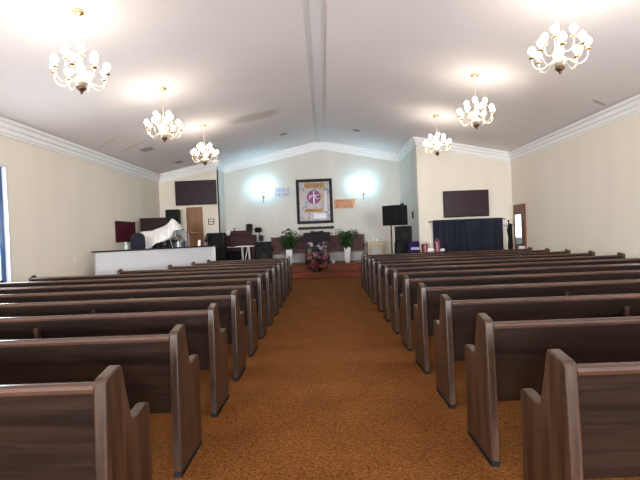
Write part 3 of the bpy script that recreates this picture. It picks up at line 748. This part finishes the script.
for x0, z0, x1, z1, m in ((-.34, .66, -.05, .84, 'black'), (.05, .68, .30, .96, 'black'), (.30, .66, .16, 1.0, 'chrome'), (.42, .66, .52, 1.02, 'black'), (-.10, .80, .20, .72, 'chrome')):
    B().tube([(x0, -.40, z0), (x1, -.36, z1)], .014, 6).build('brace_rod', m, t)
# white sheet: front hem, crest and rear hem lines swept into folds
crest = [(-5.36, 1.78), (-5.02, 1.80), (-4.80, 1.87), (-4.62, 1.94), (-4.52, 2.02), (-4.43, 2.13), (-4.35, 2.09), (-4.27, 2.02), (-4.17, 1.88), (-4.11, 1.83)]
hem = [(-5.10, 1.20), (-4.95, 1.30), (-4.80, 1.42), (-4.66, 1.45), (-4.50, 1.50), (-4.40, 1.56), (-4.33, 1.66), (-4.27, 1.76), (-4.17, 1.79), (-4.08, 1.78)]
bmx = B(); rows = []
NU, NV = 46, 14
def samp(l, u):
    f = u * (len(l) - 1); i = min(int(f), len(l) - 2); k = f - i
    return l[i][0] * (1 - k) + l[i + 1][0] * k, l[i][1] * (1 - k) + l[i + 1][1] * k
for i in range(NU):
    u = i / (NU - 1); cx_, cz_ = samp(crest, u); hx_, hz_ = samp(hem, u); r_ = []
    for j in range(NV):
        v = j / (NV - 1)
        fold = .018 * math.sin(u * 34 + v * 3) + .012 * math.sin(u * 61 - v * 5)
        if v < .6:
            k = v / .6; kk = math.sin(k * PI / 2)
            p = (hx_ + (cx_ - hx_) * k, 12.50 + .30 * k ** 1.6 + fold * (1 - k), hz_ + (cz_ - hz_) * (k * .7 + kk * .3))
        else:
            k = (v - .6) / .4; p = (cx_, 12.80 + .45 * k ** .8, cz_ - .50 * k ** 1.7 + fold * k)
        r_.append(bmx.bm.verts.new(p))
    rows.append(r_)
for i in range(NU - 1):
    for j in range(NV - 1): bmx.bm.faces.new((rows[i][j], rows[i + 1][j], rows[i + 1][j + 1], rows[i][j + 1]))
o = bmx.build('dust_sheet', 'cloth', smooth=True); tag(o, 'white sheet thrown over the drums behind the low wall', 'sheet')
sd = o.modifiers.new('thickness', 'SOLIDIFY'); sd.thickness = .008

# navy chair, bottle, music stand
t = thing('high_back_chair', 'navy high-back chair behind the low wall beside the drums', 'chair', (-5.02, 12.12, .60), -.25)
B().prism([(-.22, .48), (.22, .48), (.225, .90), (.21, 1.02), (.15, 1.10), (.0, 1.13), (-.15, 1.10), (-.21, 1.02), (-.225, .90)], 1, -.235, -.17).build('backrest', 'navyc', t, bevel=.015, seg=3)
B().box(-.225, .225, -.17, .24, .42, .50).build('seat', 'navyc', t, bevel=.02, seg=3)
for sx in (-1, 1):
    for sy in (-1, 1): B().tube([(sx * .20, .03 + sy * .19, .42), (sx * .21, .03 + sy * .21, .0)], .012).build('leg', 'steel', t)
t = thing('stool', 'small dark stool carrying the green bottle by the navy chair', 'stool', (-5.33, 11.72, .60))
B().lathe([(.13, .62), (.14, .63), (.14, .66), (.13, .67)], n=18).build('seat', 'darkcap', t)
for k in range(3):
    a = 2 * PI * k / 3; B().tube([(.09 * math.cos(a), .09 * math.sin(a), .619), (.13 * math.cos(a), .13 * math.sin(a), .0)], .012).build('leg', 'darkcap', t)
t = thing('spray_bottle', 'pale green bottle with white top beside the navy chair', 'bottle', (-5.30, 11.72, 1.271))
B().lathe([(.045, 0), (.05, .01), (.05, .12), (.03, .16), (.018, .18)], n=14).build('bottle_body', 'fluid', t, smooth=True)
B().box(-.02, .02, -.045, .02, .181, .225).build('trigger_top', 'paper', t, bevel=.006)
t = thing('music_stand', 'black music stand tilted behind the end of the low wall', 'stand', (-4.0, 14.95, .60))
B().lathe([(.16, 0), (.16, .015), (.02, .03)], n=18).build('base', 'black', t); B().tube([(0, 0, .03), (0, 0, .86)], .014).build('pole', 'black', t)
B().obox((.02, -.02, .93), (.09, .32, .30), (0, .35, .2)).build('desk', 'black', t, bevel=.01)
o = B().obox((0, 0, .085), (.07, .02, .17), (.12, .1, 0)).build('white_card', 'paper', loc=(-3.63, 12.75, 1.295)); tag(o, 'white card standing on the dark cap of the low wall', 'card')

# ------------------------------------------------------------------ right side of the front
t = speaker('main_speaker', 'large black speaker up on a pole right of the platform', (2.24, 13.80, 1.68), .56, .56, .62, .76)
t = thing('pole_stand', 'black pole stand under the large raised speaker', 'stand', (2.10, 13.74, 0))
B().tube([(0, 0, .05), (0, 0, 1.677)], .022).build('pole', 'black', t)
for k in range(3):
    a = 2 * PI * k / 3 + .3; B().tube([(0, 0, .50), (.30 * math.cos(a), .30 * math.sin(a), .014)], .014).build('leg', 'black', t)
B().lathe([(.035, 0), (.035, .08)], (0, 0, 1.20), 12).build('collar', 'steel', t)
speaker('stacked_speaker', 'black speaker cabinet on top of the floor speaker stack', (2.52, 14.02, 1.16), .46, .36, .49, .12)
speaker('floor_speaker', 'black speaker cabinet at the bottom of the floor stack', (2.52, 14.02, 0), .50, .40, 1.158, .12)
t = thing('receiver_box', 'tiny black wireless receiver on the raised black speaker', 'box', (2.46, 13.72, 2.301))
B().box(-.05, .05, -.04, .04, 0, .05).build('receiver_case', 'black', t); B().tube([(-.03, 0, .05), (-.03, 0, .13)], .006).build('antenna', 'black', t); B().tube([(.03, 0, .05), (.03, 0, .13)], .006).build('antenna', 'black', t)
t = thing('wall_control', 'small black control box on the recess side wall', 'control', (CR, 15.15, 2.03))
B().box(-.04, -.003, -.06, .06, -.12, .12).build('control_case', 'black', t, bevel=.006); B().box(-.045, -.041, -.03, .03, .02, .07).build('control_button', 'steel', t)
# low table with purple carton and gift bags
t = thing('low_table', 'dark folding table behind the front pew on the right', 'table', (2.98, 13.05, 0))
B().box(-.55, .55, -.26, .26, .79, .83).build('table_top', 'darkcap', t, bevel=.006)
for sx in (-1, 1):
    for sy in (-1, 1): B().tube([(sx * .5, sy * .21, .789), (sx * .5, sy * .21, 0)], .015).build('leg', 'black', t)
t = thing('purple_carton', 'purple carton with pale label beside the speaker stack', 'box', (2.63, 13.08, .831))
B().box(-.165, .165, -.13, .13, 0, .345).build('carton', 'pbox', t, bevel=.006); B().box(-.09, .155, -.134, -.1305, .10, .17).build('carton_label', 'label', t)
def bag(x, y, h, label, rz):
    t = thing('gift_bag', label, 'bag', (x, y, .831), rz, 'red gift bags')
    B().frustum((0, 0), .13, .09, .16, .11, 0, h).build('bag_body', 'red', t, bevel=.004)
    B().box(-.02, .02, -.062, -.052, .02, h - .03).build('pink_stripe', 'pinkw', t)
    B().tube([(-.04, 0, h - .005), (-.03, 0, h + .06), (.03, 0, h + .06), (.04, 0, h - .005)], .006, 6).build('handle', 'pinkw', t)
bag(2.945, 13.0, .26, 'shorter red gift bag beside the purple carton', .15)
bag(3.32, 13.0, .33, 'taller red gift bag in front of the blue curtain', -.2)
rnd = random.Random(2)
for nm, x, w, lab in (('tissue_paper', 3.13, .11, 'crumpled white tissue paper between the two red bags'), ('tissue_paper', 3.47, .07, 'crumpled white tissue paper right of the taller red bag')):
    b = B().ball((0, 0, .06), w, 3, (1.0, .6, .6))
    for v in b.bm.verts: v.co += Vector((rnd.uniform(-1, 1), rnd.uniform(-1, 1), rnd.uniform(-1, 1))) * .012; v.co.z = max(v.co.z, 0)
    o = b.build(nm, 'tissue', loc=(x, 13.0, .831)); tag(o, lab, 'tissue')

# curtain
t = thing('curtain', 'navy blue curtain on a rod below the right television', 'curtain', (4.62, YR - .13, 0))
b = B(); NX = 150; top, bot = [], []
pts = []
for i in range(NX):
    u = i / (NX - 1); x = -1.12 + 2.24 * u
    y = .030 * math.sin(u * 92 + 1.5 * math.sin(u * 17)) + .014 * math.sin(u * 211)
    pts.append((x, y))
for z, k in ((.03, 1.15), (.6, 1.), (1.2, .9), (1.62, .7), (1.735, .35), (1.80, .55)):
    top.append([b.bm.verts.new((x, y * k - .012 if z > 1.7 else y * k - .012, z)) for x, y in pts])
for r in range(len(top) - 1):
    for i in range(NX - 1): b.bm.faces.new((top[r][i], top[r][i + 1], top[r + 1][i + 1], top[r + 1][i]))
o = b.build('drape', 'navy', t, smooth=True); sd = o.modifiers.new('thickness', 'SOLIDIFY'); sd.thickness = .004
B().tube([(-1.20, .04, 1.76), (1.19, .04, 1.76)], .014, 10).build('rod', 'bronze', t, smooth=True)
for s in (-1, 1):
    B().ball((s * 1.215, .04, 1.76), .032, 2).build('finial', 'brass', t, smooth=True)
    B().tube([(s * 1.15, .04, 1.76), (s * 1.15, .127, 1.76)], .01, 6).build('bracket', 'bronze', t)

# coat stand with dark garment, white mug on last pews
t = thing('coat_stand', 'slim dark coat stand between the curtain and the red-brown door', 'stand', (5.73, 13.70, 0))
B().tube([(0, 0, .02), (0, 0, 1.66)], .016).build('pole', 'black', t)
for k in range(3):
    a = 2 * PI * k / 3 + .5; B().tube([(0, 0, .22), (.2 * math.cos(a), .2 * math.sin(a), .012)], .012).build('leg', 'black', t)
for k in range(4):
    a = PI / 2 * k + PI; B().tube([(0, 0, 1.52), (.10 * math.cos(a), .10 * math.sin(a), 1.52), (.15 * math.cos(a), .15 * math.sin(a), 1.58)], .009, 6).build('hook', 'black', t)
B().ball((0, 0, 1.68), .032, 2).build('finial', 'black', t, smooth=True)
t2 = B().lathe([(.02, 1.60), (.06, 1.57), (.085, 1.40), (.07, 1.15), (.085, .90), (.06, .75), (.03, .70)], n=12)
for v in t2.bm.verts:
    v.co.x += .012 * math.sin(v.co.z * 17); v.co.y *= .7
o = t2.build('dark_scarf', 'blackm', smooth=True, loc=(5.73, 13.615, 0)); tag(o, 'dark garment hanging down the coat stand', 'garment')
t = thing('wall_table', 'small dark table under the white box near the right door', 'table', (5.55, 12.62, 0))
B().box(-.2, .3, -.15, .15, .80, .83).build('table_top', 'darkcap', t, bevel=.005)
for sx in (-.17, .27):
    for sy in (-.12, .12): B().tube([(sx, sy, .799), (sx, sy, 0)], .014).build('leg', 'darkcap', t)
o = B().box(-.085, .085, -.06, .06, 0, .10).build('tissue_box', 'white', bevel=.03, seg=3, loc=(5.62, 12.6, .831)); tag(o, 'small white box beyond the last right pew by the door', 'box')

# ceiling fittings
def vent(x, y, label):
    t = thing('ceiling_vent', label, 'vent', (x, y, cz(x) - .012), group='ceiling vents'); t.rotation_euler.y = math.atan(SL) * (1 if x > 0 else -1)
    B().box(-.16, .16, -.16, -.13, -.012, .006).box(-.16, .16, .13, .16, -.012, .006).box(-.16, -.13, -.13, .13, -.012, .006).box(.13, .16, -.13, .13, -.012, .006).build('vent_frame', 'vent', t)
    for k in range(5): B().box(-.13, .13, -.105 + k * .05, -.085 + k * .05, -.008, .004).build('slat', 'vent', t)
vent(-4.93, 12.5, 'square grey ceiling vent left of the middle left chandelier')
def can(x, y, label):
    t = thing('ceiling_downlight', label, 'light', (x, y, cz(x) - .008), group='unlit ceiling downlights'); t.rotation_euler.y = math.atan(SL) * (1 if x > 0 else -1)
    B().lathe([(.11, .004), (.13, -.004), (.13, -.012), (.10, -.018), (.085, -.01)], n=24).build('ring', 'vent', t, smooth=True); B().lathe([(.083, -.004), (.083, -.001)], n=20).build('lens', 'bronze', t)
can(-4.82, 14.9, 'unlit round ceiling downlight above the left television'); can(-1.22, 14.66, 'unlit round ceiling downlight left of the ridge'); can(1.2, 14.6, 'unlit round ceiling downlight right of the ridge')

# ------------------------------------------------------------------ world, camera, view
w = bpy.data.worlds.new('sky'); S.world = w; w.use_nodes = True
bg = w.node_tree.nodes['Background']; bg.inputs[0].default_value = (.75, .88, 1, 1); bg.inputs[1].default_value = 1.5

F, H, ROLL = 440., 1.48, .0395
yc = Vector((4., 5.4, -F)).normalized()
zc = Vector((-math.sin(ROLL), math.cos(ROLL), 0)); zc = (zc - yc * zc.dot(yc)).normalized()
xc = yc.cross(zc)
cam = bpy.data.cameras.new('camera'); cam.sensor_fit = 'HORIZONTAL'; cam.sensor_width = 36; cam.lens = 36 * F / 640; cam.clip_start = .05
co = bpy.data.objects.new('camera', cam); C.objects.link(co)
co.matrix_world = Matrix.Translation((0, 0, H)) @ Matrix((xc, yc, zc)).to_4x4()
S.camera = co
S.view_settings.view_transform = 'Standard'; S.view_settings.look = 'None'; S.view_settings.gamma = 1; S.view_settings.use_curve_mapping = False
S.view_settings.exposure = 1.21
S.cycles.use_denoising = True
S.cycles.max_bounces = 8; S.cycles.diffuse_bounces = 5
